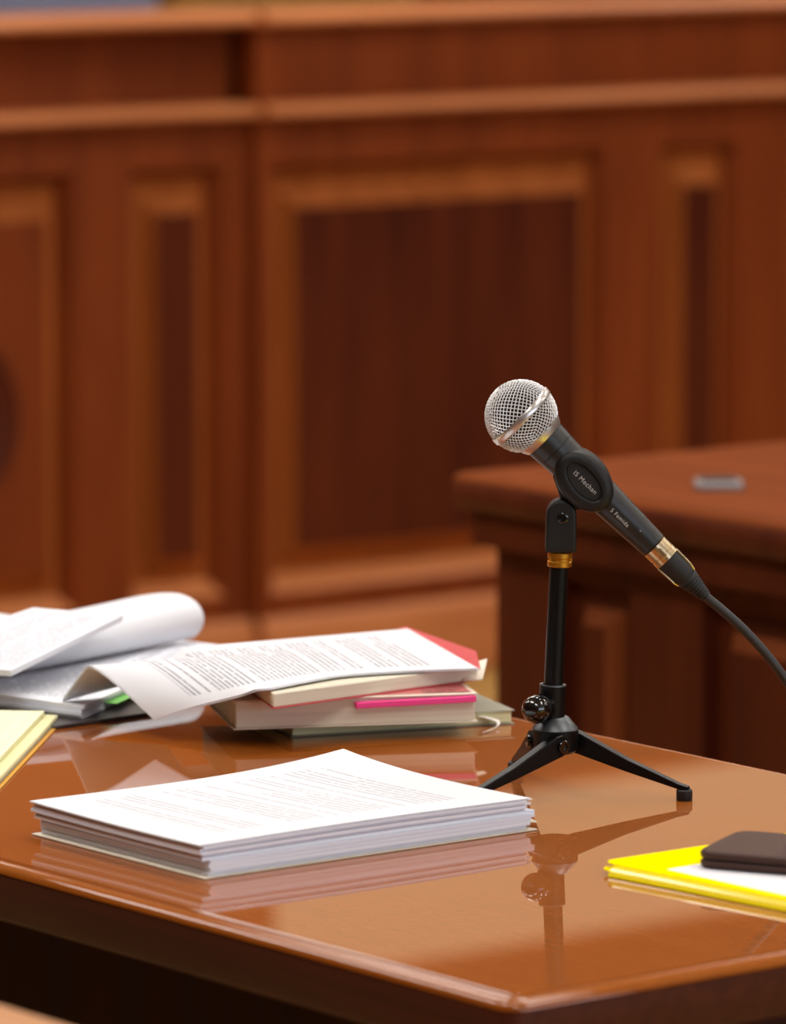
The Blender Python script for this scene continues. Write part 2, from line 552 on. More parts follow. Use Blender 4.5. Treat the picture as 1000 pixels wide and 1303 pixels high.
def raised_panel(x0, x1, z0, z1, yf, fieldmat):
    """recess moulding, then a raised field with sloped shoulders, in an opening of the frame"""
    def q(x, y, z):
        return Vector((x, y, z))
    d = 0.032                                        # depth of the recess behind the frame
    m = 0.018
    b = bmesh.new()
    o = [q(x0, yf, z0), q(x1, yf, z0), q(x1, yf, z1), q(x0, yf, z1)]
    i = [q(x0 + m, yf + d, z0 + m * 1.5), q(x1 - m, yf + d, z0 + m * 1.5), q(x1 - m, yf + d, z1 - m), q(x0 + m, yf + d, z1 - m)]
    ov, iv = [b.verts.new(p) for p in o], [b.verts.new(p) for p in i]
    for k in (1, 2, 3):
        l = (k + 1) % 4
        b.faces.new((ov[k], ov[l], iv[l], iv[k]))
    bv = [b.verts.new(p + Vector((0, d + 0.012 - p.y + yf, 0))) for p in o]
    for k in (1, 2, 3):
        l = (k + 1) % 4
        b.faces.new((iv[k], iv[l], bv[l], bv[k]))
        b.faces.new((bv[k], bv[l], ov[l], ov[k]))
    obj('panel_moulding', b, M['bench'], bench)
    b = bmesh.new()
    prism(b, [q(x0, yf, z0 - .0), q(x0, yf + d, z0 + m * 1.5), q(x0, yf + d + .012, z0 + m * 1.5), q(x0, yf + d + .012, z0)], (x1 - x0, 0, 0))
    obj('panel_sill', b, M['bench_h'], bench)  # lighter wood than the other three sides: light from above painted in
    s = 0.040
    w_ = 0.028
    b = bmesh.new()
    v_ = 0.012
    a0 = (x0 + s, x1 - s, z0 + s + 0.0, z1 - s - 0.004)
    lo = [q(x0 + 0.016, yf + d, z0 + 0.024), q(x1 - 0.016, yf + d, z0 + 0.024), q(x1 - 0.016, yf + d, z1 - 0.016), q(x0 + 0.016, yf + d, z1 - 0.016)]
    e1 = [q(a0[0], yf + d, a0[2]), q(a0[1], yf + d, a0[2]), q(a0[1], yf + d, a0[3]), q(a0[0], yf + d, a0[3])]
    e2 = [q(a0[0] + v_, yf + 0.004, a0[2] + w_), q(a0[1] - v_, yf + 0.004, a0[2] + w_), q(a0[1] - v_, yf + 0.004, a0[3] - w_), q(a0[0] + v_, yf + 0.004, a0[3] - w_)]
    L = [[b.verts.new(p) for p in r] for r in (lo, e1, e2)]
    for r in range(2):
        for k in range(4):
            l = (k + 1) % 4
            b.faces.new((L[r][k], L[r][l], L[r + 1][l], L[r + 1][k]))
    bk = [b.verts.new(p + Vector((0, 0.012, 0))) for p in lo]
    for k in range(4):
        l = (k + 1) % 4
        b.faces.new((bk[k], bk[l], L[0][l], L[0][k]))
    b.faces.new(bk)
    b.faces.new(L[2])
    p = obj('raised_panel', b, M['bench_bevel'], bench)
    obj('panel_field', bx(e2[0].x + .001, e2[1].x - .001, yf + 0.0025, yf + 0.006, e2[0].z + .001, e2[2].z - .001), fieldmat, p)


def moulding(x0, x1, yb, yf, z0, z1, name, mat, r):
    """board with a rounded front nose"""
    b = bmesh.new()
    pr = [(yb, z0), (yf + 0.006, z0), (yf, z0 + 0.006)]
    h = z1 - z0 - 0.008
    for k in range(9):
        a = k / 8 * PI / 2
        pr.append((yf + r * (1 - math.cos(a)), z0 + 0.008 + h * math.sin(a)))
    pr.append((yb, z1))
    prism(b, [Vector((x0, y, z)) for (y, z) in pr], (x1 - x0, 0, 0))
    return obj(name, b, mat, bench, smooth=35)


def bench_section(x0, x1, yf, openings, frieze_in):
    zb, zt = 0.165, 0.862
    rail = bx(x0, x1, yf, yf + 0.05, zt, 0.94)
    obj('top_rail', rail, M['bench'], bench)
    obj('bottom_rail', bx(x0, x1, yf, yf + 0.05, 0.10, zb), M['bench'], bench)
    xs = [x0] + [v for o in openings for v in o] + [x1]
    for k in range(0, len(xs), 2):
        if xs[k + 1] - xs[k] > 0.002:
            obj('stile', bx(xs[k], xs[k + 1], yf, yf + 0.05, zb, zt), M['bench'], bench)
    for k, o in enumerate(openings):
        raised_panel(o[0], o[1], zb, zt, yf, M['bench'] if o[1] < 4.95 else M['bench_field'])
    obj('frieze_board', bx(x0, x1, yf + frieze_in, yf + 0.08, 0.95, 1.09), M['bench'], bench)
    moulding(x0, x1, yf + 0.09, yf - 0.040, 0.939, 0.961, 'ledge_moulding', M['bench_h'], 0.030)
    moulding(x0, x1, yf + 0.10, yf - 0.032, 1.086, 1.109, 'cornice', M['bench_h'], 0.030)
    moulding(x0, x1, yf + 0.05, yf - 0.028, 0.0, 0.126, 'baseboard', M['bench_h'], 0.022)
    obj('backing', bx(x0, x1, yf + 0.05, yf + 0.085, 0.0, 1.086), M['bench'], bench)


bench_section(3.3, 5.262, 7.113, [(3.42, 4.05), (4.17, 4.921), (5.030, 5.214)], 0.045)
bench_section(5.262, 8.9, 7.088, [(5.288, 5.995), (6.118, 6.296), (6.42, 7.12), (7.24, 7.42), (7.54, 8.24), (8.36, 8.54)], 0.0)
# carved round boss at the middle of the left panel
b = bmesh.new()
lathe(b, (4.66, 7.113 + 0.003, 0.49), (0, -1, 0), [(0, 0.150), (0.010, 0.150), (0.016, 0.142), (0.012, 0.130), (0.018, 0.120), (0.012, 0.108), (0.012, 0.05), (0.018, 0.03), (0.020, 0.0001)], 48)
obj('round_boss', b, M['bench_field'], bench, smooth=40)


# ------------------------------------------------------------------ chairs behind the bench
def upholstered_chair(x, y, mat, label):
    t = thing('upholstered_chair', label, 'chair', (x, y, 0))
    obj('seat', bx(x - .28, x + .28, y - .28, y + .26, .40, .50), mat, t, bevel=.03, segs=3)
    obj('backrest', bx(x - .29, x + .29, y + .2, y + .31, .48, 1.28), mat, t, bevel=.04, segs=3)
    for s in (-1, 1):
        for e in (-.24, .2):
            obj('leg', bx(x + s * .24 - .02, x + s * .24 + .02, y + e - .02, y + e + .02, 0, .41), M['desk'], t)


upholstered_chair(5.605, 8.02, M['grey_cloth'], 'grey-blue upholstered chair behind the bench, its back just above the ledge')
upholstered_chair(6.205, 8.02, M['olive_cloth'], 'olive-yellow upholstered chair behind the bench beside the grey-blue one')

# ------------------------------------------------------------------ the lower desk at the right
desk = thing('side_desk', 'lower wooden desk with panelled front standing behind the microphone', 'desk', (4.6, 3.4, 0))
DX0, DX1, DY0, DY1 = 3.55, 5.6, 2.2, 4.456
pth, nor = round_rect(DX0, DX1, DY0, DY1, 0.02)
b = bmesh.new()
ring_sweep(b, pth, nor, [(0.018, T - 0.006), (0.001, T - 0.006), (0.004, T - 0.002), (0.010, T), (0.018, T)])
b2_ = bmesh.new()
ring_sweep(b2_, pth, nor, [(0.018, T - 0.036), (0.004, T - 0.036), (0, T - 0.031), (0, T - 0.009), (0.002, T - 0.006), (0.018, T - 0.006)])
top = obj('desktop', bx(DX0 + .0175, DX1 - .0175, DY0 + .0175, DY1 - .0175, T - .036, T), M['desk_top'], desk)
obj('edge_moulding', b, M['desk_top'], desk, smooth=40)
obj('edge_band', b2_, M['desk'], desk, smooth=40)
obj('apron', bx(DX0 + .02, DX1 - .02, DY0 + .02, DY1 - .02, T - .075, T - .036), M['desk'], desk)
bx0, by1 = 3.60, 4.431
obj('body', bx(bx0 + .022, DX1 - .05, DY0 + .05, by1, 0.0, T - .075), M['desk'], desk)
ops = [(4.215, 4.335), (3.55, 4.105), (3.31, 3.44), (2.62, 3.2), (2.36, 2.50)]
zt_, zb_ = 0.648, 0.14
obj('top_rail', bx(bx0, bx0 + .022, DY0 + .05, by1, zt_, T - .075), M['desk'], desk)
obj('bottom_rail', bx(bx0, bx0 + .022, DY0 + .05, by1, 0.0, zb_), M['desk'], desk)
ys = [by1] + [v for (a, c) in ops for v in (c, a)] + [DY0 + .05]
for k in range(0, len(ys), 2):
    obj('stile', bx(bx0, bx0 + .022, ys[k + 1], ys[k], zb_, zt_), M['desk'], desk)
for (a, c) in ops:
    b = bmesh.new()
    mg, wv = .028, .015
    lo = [Vector((bx0 + .0219, y, z)) for (y, z) in ((a, zb_), (c, zb_), (c, zt_), (a, zt_))]
    e1 = [Vector((bx0 + .019, y, z)) for (y, z) in ((a + mg, zb_ + mg), (c - mg, zb_ + mg), (c - mg, zt_ - mg), (a + mg, zt_ - mg))]
    k2 = mg + wv
    e2 = [Vector((bx0 + .002, y, z)) for (y, z) in ((a + k2, zb_ + k2), (c - k2, zb_ + k2), (c - k2, zt_ - k2), (a + k2, zt_ - k2))]
    e0 = [p + Vector((.0025, 0, 0)) for p in e1]
    L = [[b.verts.new(p) for p in r] for r in (e1, e2)]
    for k in range(4):
        l = (k + 1) % 4
        b.faces.new((L[0][k], L[0][l], L[1][l], L[1][k]))
    b.faces.new(L[1])
    b.faces.new(L[0][::-1])
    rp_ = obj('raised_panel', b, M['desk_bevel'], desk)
    hexa(b := bmesh.new(), lo, [Vector((bx0 + .019, p.y, p.z)) for p in lo])
    obj('panel_back', b, M['desk'], desk)
    obj('panel_field', bx(bx0 + .0008, bx0 + .0035, a + k2 + .001, c - k2 - .001, zb_ + k2 + .001, zt_ - k2 - .001), M['desk'], rp_)
g = thing('cable_grommet', 'small grey rectangular cable outlet set on the lower desk top', 'outlet', (3.692, 4.186, T))
gd = Vector((0.62, -0.5, 0)).normalized()
gp = Vector((-gd.y, gd.x, 0))
gc = Vector((3.692, 4.186, T))
q4 = [gc + gd * a * .024 + gp * c * .03 for (a, c) in ((-1, -1), (1, -1), (1, 1), (-1, 1))]
obj('plate', prism(bmesh.new(), q4, (0, 0, .006)), M['grommet'], g, bevel=.001)
q4 = [gc + gd * a * .018 + gp * (.012 + c * .012) + Vector((0, 0, .006)) for (a, c) in ((-1, -1), (1, -1), (1, 1), (-1, 1))]
obj('slot', prism(bmesh.new(), q4, (0, 0, .002)), M['black_rubber'], g)

# ------------------------------------------------------------------ the table
table = thing('courtroom_table', 'glossy orange-brown wooden table with rounded edge in the foreground', 'table', (2.31, 3.6, 0))
TX0, TX1, TY0, TY1 = 1.997, 2.641, 2.444, 4.75
pth, nor = round_rect(TX0, TX1, TY0, TY1, 0.016)
IN = 0.0120
b = bmesh.new()
ring_sweep(b, pth, nor, [(IN, T - .04), (.004, T - .04), (.0006, T - .036), (.0006, T - .0078), (IN, T - .0078)])
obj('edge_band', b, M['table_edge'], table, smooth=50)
prof = [(IN, T - .0078), (.001, T - .0078), (0, T - .0068)]
for k in range(1, 7):
    a = k / 6 * PI / 2
    prof.append((.0092 * (1 - math.cos(a)), T - .0068 + .0063 * math.sin(a)))
prof += [(.0102, T - .0008), (.0110, T - .0018), (IN, T - .0018)]
b = bmesh.new()
ring_sweep(b, pth, nor, prof)
obj('edge_moulding', b, M['table'], table, smooth=50)
inner = [p - n * IN for p, n in zip(pth, nor)]
b = bmesh.new()
hexa(b, [Vector((p.x, p.y, T - .04)) for p in inner], [Vector((p.x, p.y, T)) for p in inner])
obj('tabletop', b, M['table'], table, bevel=.0006, segs=1)
obj('apron', bx(TX0 + .09, TX1 - .05, TY0 + .06, TY1 - .06, .58, T - .04), M['table_dark'], table)
obj('modesty_panel', bx(TX1 - .11, TX1 - .08, TY0 + .1, TY1 - .1, .06, .58), M['table_dark'], table)
for (x, y) in ((TX0 + .10, TY0 + .07), (TX1 - .12, TY0 + .07), (TX0 + .10, TY1 - .14), (TX1 - .12, TY1 - .14)):
    obj('leg', bx(x, x + .07, y, y + .07, 0, .58), M['table_dark'], table, bevel=.006)

# ------------------------------------------------------------------ chair drawn up to the table (only its rail shows)
ch = thing('wooden_chair', 'tan wooden chair at the near side of the table, top rail showing', 'chair', (1.78, 2.35, 0))
obj('top_rail', bx(1.59, 1.642, 2.08, 2.62, .72, .80), M['chair_wood'], ch, bevel=.012, segs=3)
for y in (2.10, 2.56):
    obj('rear_leg', bx(1.60, 1.64, y, y + .04, 0, .72), M['chair_wood'], ch, bevel=.005)
    obj('front_leg', bx(1.93, 1.97, y, y + .04, 0, .42), M['chair_wood'], ch, bevel=.005)
for k in range(4):
    obj('slat', bx(1.608, 1.628, 2.20 + k * .09, 2.23 + k * .09, .46, .72), M['chair_wood'], ch, bevel=.003)
obj('seat', bx(1.59, 1.99, 2.08, 2.62, .42, .46), M['chair_wood'], ch, bevel=.01)

# ------------------------------------------------------------------ microphone stand
C0 = Vector((2.448, 2.947, T))


def P(a, z, d=0.0):
    """a to the side, z up, d towards the camera, from the foot of the stand"""
    return C0 + RT * a - FH * d + Vector((0, 0, z))


ZV = Vector((0, 0, 1))
stand = thing('microphone_stand', 'black tabletop tripod stand with a brass ring, holding the microphone', 'microphone stand', C0)
pb, pt_ = P(-.0024, .060), P(.0021, .166)
obj('pole', lathe(bmesh.new(), pb, pt_ - pb, [(0, .0068), ((pt_ - pb).length, .0066)], 28), M['black'], stand, smooth=40)
pa = (pt_ - pb).normalized()
s0 = P(-.0031, .052)
obj('socket', lathe(bmesh.new(), s0, pa, [(0, .0094), (.0262, .0094), (.0270, .0088), (.0266, .0074), (.012, .0072)], 32, caps=False), M['black'], stand, smooth=35)
obj('socket_rim', lathe(bmesh.new(), s0 + pa * .0262, pa, [(0, .0096), (.0009, .0094), (.0010, .0074), (0, .0073)], 32, caps=False), M['hub_grey'], stand, smooth=35)
hub = obj('hub', lathe(bmesh.new(), P(0, .0305), ZV, [(0, .0135), (.002, .0158), (.0165, .0162), (.0172, .0155)], 40), M['black'], stand, smooth=35)
obj('hub_cone', lathe(bmesh.new(), P(-.0005, .0473), ZV, [(0, .0164), (.0010, .0160), (.0082, .0100), (.0090, .0085)], 40), M['hub_grey'], stand, smooth=35)
# clamp knob: black ball with a knurled collar
kd = (RT * -.60 - FH * .80).normalized()
sc_ = P(-.0031, .0635)
kn = obj('clamp_knob', lathe(bmesh.new(), sc_ + kd * .0185, kd, [(-.0068, .0078)] + [(.0102 * math.sin(a), .0102 * math.cos(a)) for a in [math.radians(-38 + 128 * k / 14) for k in range(15)]], 36), M['black_gloss'], stand, smooth=60)
b = bmesh.new()
for k in range(44):
    a, x, y = frame_of(kd)
    an = k * 2 * PI / 44
    r_ = x * math.cos(an) + y * math.sin(an)
    tg = a.cross(r_)
    c = sc_ + kd * .0098 + r_ * .0098
    hexa(b, [c + tg * .0004 - a * .0019 - r_ * .0016, c - tg * .0004 - a * .0019 - r_ * .0016, c - tg * .0004 + a * .0019 - r_ * .0016, c + tg * .0004 + a * .0019 - r_ * .0016],
         [c + tg * .0003 - a * .0019, c - tg * .0003 - a * .0019, c - tg * .0003 + a * .0019, c + tg * .0003 + a * .0019])
lathe(b, sc_ + kd * .006, kd, [(0, .0070), (.0018, .0090), (.0058, .0090), (.007, .0078)], 32)
obj('knurled_collar', b, M['black'], kn)
# tripod legs
for k, (la, ld) in enumerate(((.090, .022), (-.065, .067), (-.026, -.089))):
    f_ = P(la, 0, ld)
    h_ = math.hypot(la, ld)
    ra, rd = la / h_, ld / h_
    o0 = P(ra * .0083 + rd * .0118, 0, rd * .0083 - ra * .0118)
    dr = (f_ - o0).normalized()
    sd = Vector((-dr.y, dr.x, 0))
    R_ = (f_ - o0).length
    b = bmesh.new()
    st = []
    for (r, zb0, zt0, hw) in ((-.0040, .0330, .0425, .0036), (.0, .0300, .0455, .0042), (.006, .0285, .0445, .0044), (R_ * .5, .0180, .0272, .0040), (R_ - .004, .0078, .0120, .0034), (R_ + .0035, .0074, .0100, .0028)):
        o_ = o0 + dr * r
        st.append([b.verts.new(o_ + sd * s * hw * (1 if z_ else .92) + ZV * (zt0 if z_ else zb0)) for (s, z_) in ((-1, 0), (1, 0), (1, 1), (-1, 1))])
    for i in range(len(st) - 1):
        for j in range(4):
            l = (j + 1) % 4
            b.faces.new((st[i][j], st[i][l], st[i + 1][l], st[i + 1][j]))
    b.faces.new(st[0][::-1])
    b.faces.new(st[-1])
    lg = obj('leg', b, M['black'], stand, bevel=.0009, segs=2)
    obj('rubber_foot', lathe(bmesh.new(), f_, ZV, [(0, .0052), (.0006, .0057), (.0070, .0057), (.0078, .0050)], 24), M['black_rubber'], lg, smooth=40)
    # pivot screw on the leg's side
    for s in (-1, 1):
        o_ = o0 + ZV * .0375 + dr * .001 + sd * s * .0038
        obj('pivot_screw', lathe(bmesh.new(), o_, sd * s, [(0, .0046), (.0022, .0046), (.0028, .0040), (.0028, .0026), (.0016, .0022), (.0016, .0001)], 24), M['black_gloss'], lg, smooth=35)
# brass ring
bz = P(.0023, .1628)
br = obj('brass_ring', lathe(bmesh.new(), bz, pa, [(0, .0082), (.0006, .0087), (.0036, .0087), (.0042, .0081), (.0060, .0081), (.0066, .0087), (.0098, .0087), (.0104, .0080)], 36), M['brass'], stand, smooth=25)
for k in range(10):
    an = k * 2 * PI / 10 + .2
    a, x, y = frame_of(pa)
    r_ = x * math.cos(an) + y * math.sin(an)
    tg = a.cross(r_)
    c = bz + pa * .0051 + r_ * .0079
    hexa_b = bmesh.new()
    hexa(hexa_b, [c + tg * .0011 - a * .0009, c - tg * .0011 - a * .0009, c - tg * .0011 + a * .0009, c + tg * .0011 + a * .0009],
         [p_ + r_ * .0008 for p_ in (c + tg * .0009 - a * .0008, c - tg * .0009 - a * .0008, c - tg * .0009 + a * .0008, c + tg * .0009 + a * .0008)])
    obj('ring_nub', hexa_b, M['brass'], br)
# swivel head under the clip
hc = .0033
b = bmesh.new()
pr = [(-.0112, .1735), (.0106, .1735), (.0106, .2000)]
for k in range(1, 12):
    a = k / 12 * PI
    pr.append((.0106 * math.cos(a), .2000 + .0112 * math.sin(a)))
pr += [(-.0106, .2000)]
prism(b, [P(hc + a, z, -.0085) for (a, z) in pr], -FH * .0185)
obj('swivel_head', b, M['clip_black'], stand, bevel=.0022, segs=3, smooth=40)
sw = obj('swivel_screw', lathe(bmesh.new(), P(.0042, .1983, .0098), -FH, [(0, .0038), (.0010, .0038), (.0014, .0032), (.0014, .0022), (.0004, .0020), (.0004, .0001)], 28), M['black_gloss'], stand, smooth=35)

# microphone axis
BALL = Vector((-.0249, 0, .2692))
ex, ez = .7136, -.7005


def Q(t, n=0.0, d=0.0):
    """t along the microphone from the ball's centre, n across it, d towards the camera"""
    return P(BALL.x + ex * t - ez * n, BALL.z + ez * t + ex * n, d)


EA = RT * ex + ZV * ez                 # along
EN = RT * -ez + ZV * ex                # across (up)
clip = obj('microphone_clip', bmesh.new(), M['clip_black'], stand)
TC = .0625
rot = math.radians(-5)


def oval(rings, sign, nseg=48):
    b = bmesh.new()
    R = []
    for (ma, mi, d) in rings:
        row = []
        for k in range(nseg):
            an = k * 2 * PI / nseg
            x, y = ma * math.cos(an), mi * math.sin(an)
            x, y = x * math.cos(rot) - y * math.sin(rot), x * math.sin(rot) + y * math.cos(rot)
            row.append(b.verts.new(Q(TC + x, -.0012 + y, sign * d)))
        R.append(row)
    for i in range(len(R) - 1):
        for k in range(nseg):
            l = (k + 1) % nseg
            b.faces.new((R[i][k], R[i][l], R[i + 1][l], R[i + 1][k]))
    b.faces.new(R[0][::-1])
    b.faces.new(R[-1])
    return b


for sg in (1, -1):
    obj('clip_cheek', oval([(.0225, .0160, .002), (.0246, .0176, .006), (.0246, .0176, .0118), (.0236, .0166, .0148), (.0210, .0138, .0166), (.0174, .0096, .0172), (.0166, .0087, .0168), (.0158, .0080, .0136), (.002, .001, .0136)], sg), M['clip_black'], clip, smooth=50)
# neck of the clip down to the swivel
npx = [(-.0035, .2290), (.0022, .2125), (.0030, .2095), (.0090, .2035), (.0290, .2030), (.0400, .2130), (.030, .232), (.012, .236)]
b = bmesh.new()
prism(b, [P(a, z, -.0075) for (a, z) in npx], -FH * .015)
obj('clip_neck', b, M['clip_black'], clip, bevel=.003, segs=3, smooth=40)


def lettering(body, size, t, n, d, parent, name, slant=0.0, nrm=None):
    cu = bpy.data.curves.new(name, 'FONT')
    cu.body = body
    cu.size = size
    cu.extrude = 0.00008
    cu.align_x = 'CENTER'
    cu.align_y = 'CENTER'
    cu.space_character = 1.12
    tmp = bpy.data.objects.new(name, cu)
    COL.objects.link(tmp)
    dg = bpy.context.evaluated_depsgraph_get()
    me = bpy.data.meshes.new_from_object(tmp.evaluated_get(dg))
    bpy.data.objects.remove(tmp)
    z = nrm.normalized() if nrm else -FH
    xa = EA
    y = z.cross(xa).normalized()
    mt = Matrix((xa, y, z)).transposed().to_4x4()
    mt.translation = Q(t, n, d) - wpos(parent)
    me.transform(mt)
    me.materials.clear()
    me.materials.append(M['ink'])
    o = bpy.data.objects.new(name, me)
    COL.objects.link(o)
    o.parent = parent
    return o


obj('recess_plate', oval([(.0156, .0078, .0130), (.0156, .0078, .0139), (.002, .001, .0139)], 1), M['black_rubber'], clip)
lettering('IS Mechan', .0047, TC + .001, -.0012, .0140, clip, 'lettering')

# ------------------------------------------------------------------ microphone
mic = thing('microphone', 'black handheld microphone with silver mesh ball, tilted in the tabletop stand clip', 'microphone', Q(.05))
R0 = .0252
grille = obj('grille', bmesh.new(), M['steel'], mic)


def quadsphere(n, r):
    """cube sphere, its faces turned so that the weave runs slantwise across the ball"""
    b = bmesh.new()
    ax = [Vector((1, 0, 0)), Vector((0, 1, 0)), Vector((0, 0, 1))]
    cache = {}

    def vert(p, par):
        key = (round(p.x * 1e5), round(p.y * 1e5), round(p.z * 1e5))
        if key not in cache:
            cache[key] = b.verts.new(p * (r + (.00022 if par else -.00022)))
        return cache[key]
    for f in range(3):
        for s in (-1, 1):
            for i in range(n):
                for j in range(n):
                    q = []
                    for (ii, jj) in ((i, j), (i + 1, j), (i + 1, j + 1), (i, j + 1)):
                        a = math.tan((ii / n - .5) * PI / 2)
                        c = math.tan((jj / n - .5) * PI / 2)
                        p = (ax[f] * s + ax[(f + 1) % 3] * a + ax[(f + 2) % 3] * c).normalized()
                        q.append(vert(p, (ii + jj) % 2))
                    b.faces.new(q)
    return b


b = quadsphere(15, R0)
# turn: the cube face looks at the camera and a little up the ball, its diagonals along the axis
rotm = Matrix((EA, EN, -FH)).transposed()
sp = Matrix.Rotation(math.radians(38), 3, 'Z')
tip = Matrix.Rotation(math.radians(-22), 3, 'Y')
for v in b.verts:
    v.co = rotm @ (tip @ (sp @ v.co))
kill = [v for v in b.verts if v.co.dot(EA) > .0185]
bmesh.ops.delete(b, geom=kill, context='VERTS')
for v in b.verts:
    v.co += Q(0)
mesh_o = obj('wire_mesh', b, M['steel'], grille)
wm = mesh_o.modifiers.new('wire', 'WIREFRAME')
wm.thickness = .00100
wm.use_even_offset = False
mesh_o['kind'] = 'stuff'
pr = [(.0232 * math.sin(a), .0232 * math.cos(a)) for a in [math.radians(-89 + 141 * k / 20) for k in range(21)]]
obj('foam_liner', lathe(bmesh.new(), Q(0), EA, pr, 40), M['foam'], grille, smooth=60)
obj('band', lathe(bmesh.new(), Q(0), EA, [(-.0026, .0248), (-.0026, .0262), (-.0019, .0266), (.0019, .0266), (.0026, .0262), (.0026, .0248)], 64, caps=False), M['band'], grille, smooth=40)
obj('collar', lathe(bmesh.new(), Q(0), EA, [(.0172, .0178), (.0178, .0184), (.0200, .0176), (.0228, .0160), (.0230, .0150)], 56), M['band'], grille, smooth=35)
rb = lambda t: .0153 + (.0100 - .0153) * ((t - .0228) / (.1305 - .0228)) ** .92
body_prof = [(.0226, .0150), (.0232, .0154), (.0330, rb(.0330) + .0002), (.0333, rb(.0333) - .0003), (.0338, rb(.0338) - .0003), (.0341, rb(.0341) + .0001)]
body_prof += [(.0341 + k * .0095, rb(.0341 + k * .0095)) for k in range(1, 11)] + [(.1300, .0101), (.1306, .0094)]
handle = obj('handle', lathe(bmesh.new(), Q(0), EA, body_prof, 48), M['body_black'], mic, smooth=35)
tl = .0985
nl = -.0012
lettering('S Femida', .0042, tl, nl - .0008, rb(tl - .01) + .0001, handle, 'lettering', nrm=-FH + EA * .0)
for (t, n, r) in ((.1155, .0015, .0004), (.1215, -.0005, .0007), (.1262, -.0012, .0009)):
    obj('pin_hole', lathe(bmesh.new(), Q(t, n, rb(t) - .0008), -FH, [(0, r), (.0009, r)], 16), M['black_rubber'] if r > .0005 else M['ink'], handle)
# plug on the cable: metal shell, black grip with metal strips, ribbed boot
cable = thing('microphone_cable', 'black microphone cable with metal plug running off over the table edge', 'cable', Q(.17))
plug = obj('plug_shell', lathe(bmesh.new(), Q(0), EA, [(.1308, .0088), (.1312, .0097), (.1385, .0097), (.1388, .0093), (.1393, .0093), (.1396, .0098), (.1440, .0098), (.1445, .0092)], 40), M['nickel'], cable, smooth=30)
bmq = bmesh.new()
prism(bmq, [Q(.1335, .0028, .0080), Q(.1412, .0028, .0080), Q(.1412, -.0010, .0080), Q(.1335, -.0010, .0080)], -FH * .0020)
obj('latch', bmq, M['nickel'], plug, bevel=.0005)
grip = obj('plug_grip', lathe(bmesh.new(), Q(0), EA, [(.1442, .0088), (.1446, .0094), (.1600, .0089), (.1620, .0085), (.1640, .0076)], 40), M['black_rubber'], cable, smooth=35)
for sg in (1, -1):
    bmq = bmesh.new()
    prism(bmq, [Q(.1440, sg * .0086, .0038), Q(.1590, sg * .0083, .0034), Q(.1635, sg * .0072, .0020), Q(.1635, sg * .0072, -.0020), Q(.1590, sg * .0083, -.0034), Q(.1440, sg * .0086, -.0038)], EN * sg * .0014)
    obj('metal_strip', bmq, M['nickel'], grip, bevel=.0004)
bp = [(.1636, .0074), (.1642, .0078)]
for k in range(7):
    t0 = .1648 + k * .0024
    r0 = .0079 - k * .00050
    bp += [(t0, r0), (t0 + .0013, r0 - .0001), (t0 + .0014, r0 - .0009), (t0 + .0023, r0 - .0010)]
bp += [(.1822, .0044), (.1826, .0036)]
obj('boot', lathe(bmesh.new(), Q(0), EA, bp, 32), M['black_rubber'], cable, smooth=25)
cp = [Q(.178), Q(.1826), P(.1163, .1322), P(.1290, .1209), P(.1410, .1085), P(.1513, .0965), P(.1625, .0815), P(.176, .062), P(.193, .036, -.002), P(.212, .0150, -.004), P(.232, .0042, -.006),
      P(.247, .0046, -.008), P(.262, -.006, -.010), P(.270, -.030, -.012), P(.274, -.12, -.016), P(.284, -.36, -.03), P(.300, -.60, -.05), P(.330, -.725, -.08), P(.40, -.7465, -.14), P(.60, -.7465, -.2), P(.9, -.7465, -.12)]
obj('cord', tube(bmesh.new(), smooth_path(cp, 8), .0034, 14), M['cable'], cable, smooth=60)

# ------------------------------------------------------------------ thick stack of papers in front
stack = thing('paper_stack', 'thick stack of white printed papers lying in front of the microphone stand', 'papers', (2.21, 2.95, T))
SX0, SX1, SY0, SY1 = 2.071, 2.347, 2.851, 3.046


def stack_bil(dx0, dx1, dy0, dy1, zz, rise):
    def S(s, t):
        x = SX0 + dx0 + (SX1 + dx1 - SX0 - dx0) * s - .010 * s * t * t
        y = SY0 + dy0 + (SY1 + dy1 - SY0 - dy0) * t
        z = zz + rise * (.0085 * (max(0, s * 1.05 - .05) * t) ** 3.2 + .0010 * math.sin(3.3 * s + 2.0 * t) - .0012 * math.sin(PI * t) * (1 - s))
        return Vector((x, y, z))
    return S


cz = T + .0006
obj('cover_sheet', sheet(stack_bil(-.001, .004, -.002, .002, cz + .0006, 0), 6, 6, .0007), M['white_cover'], stack)
z = cz + .0007
nb = 9
for k in range(nb):
    th = [.0030, .0024, .0026, .0021, .0023, .0018, .0020, .0017, .0015][k]
    z += th + .0001
    low = k < 4
    dx0 = (.005 if low else -.001) + random.uniform(-.0015, .0015)
    S = stack_bil(dx0, random.uniform(-.005, .004), random.uniform(-.0012, .0022), random.uniform(-.002, .002), z, (k + 1) / nb)
    obj('page_bundle', sheet(S, 14, 10, th), M['pages'], stack, smooth=40)
for k in range(3):
    z += .0005
    S = stack_bil(-.003 + random.uniform(-.001, .001), [.001, -.004, -.001][k], random.uniform(-.001, .001), .001, z, 1.05)
    obj('sheet' if k < 2 else 'top_sheet', sheet(lambda s, t, S=S: S(s, t), 20, 14, .00035), M['paper'] if k < 2 else M['paper_top'], stack, smooth=50)
tz = at(684, 1056, T + .003)
tg1 = at(690, 1050, T + .005)
tab = bmesh.new()
e_ = Vector((SX1 - .012, SY0 + .010, T + .0035))
S = lambda s, t: bil(e_, Vector((SX1 + .009, SY0 + .004, T + .0045)), Vector((SX1 + .010, SY0 + .016, T + .0065)), e_ + Vector((0, .014, 0)), s, t) + Vector((0, 0, .001 * math.sin(PI * s)))
obj('sticky_tab', sheet(S, 6, 3, .0004), M['pages_cream'], stack)
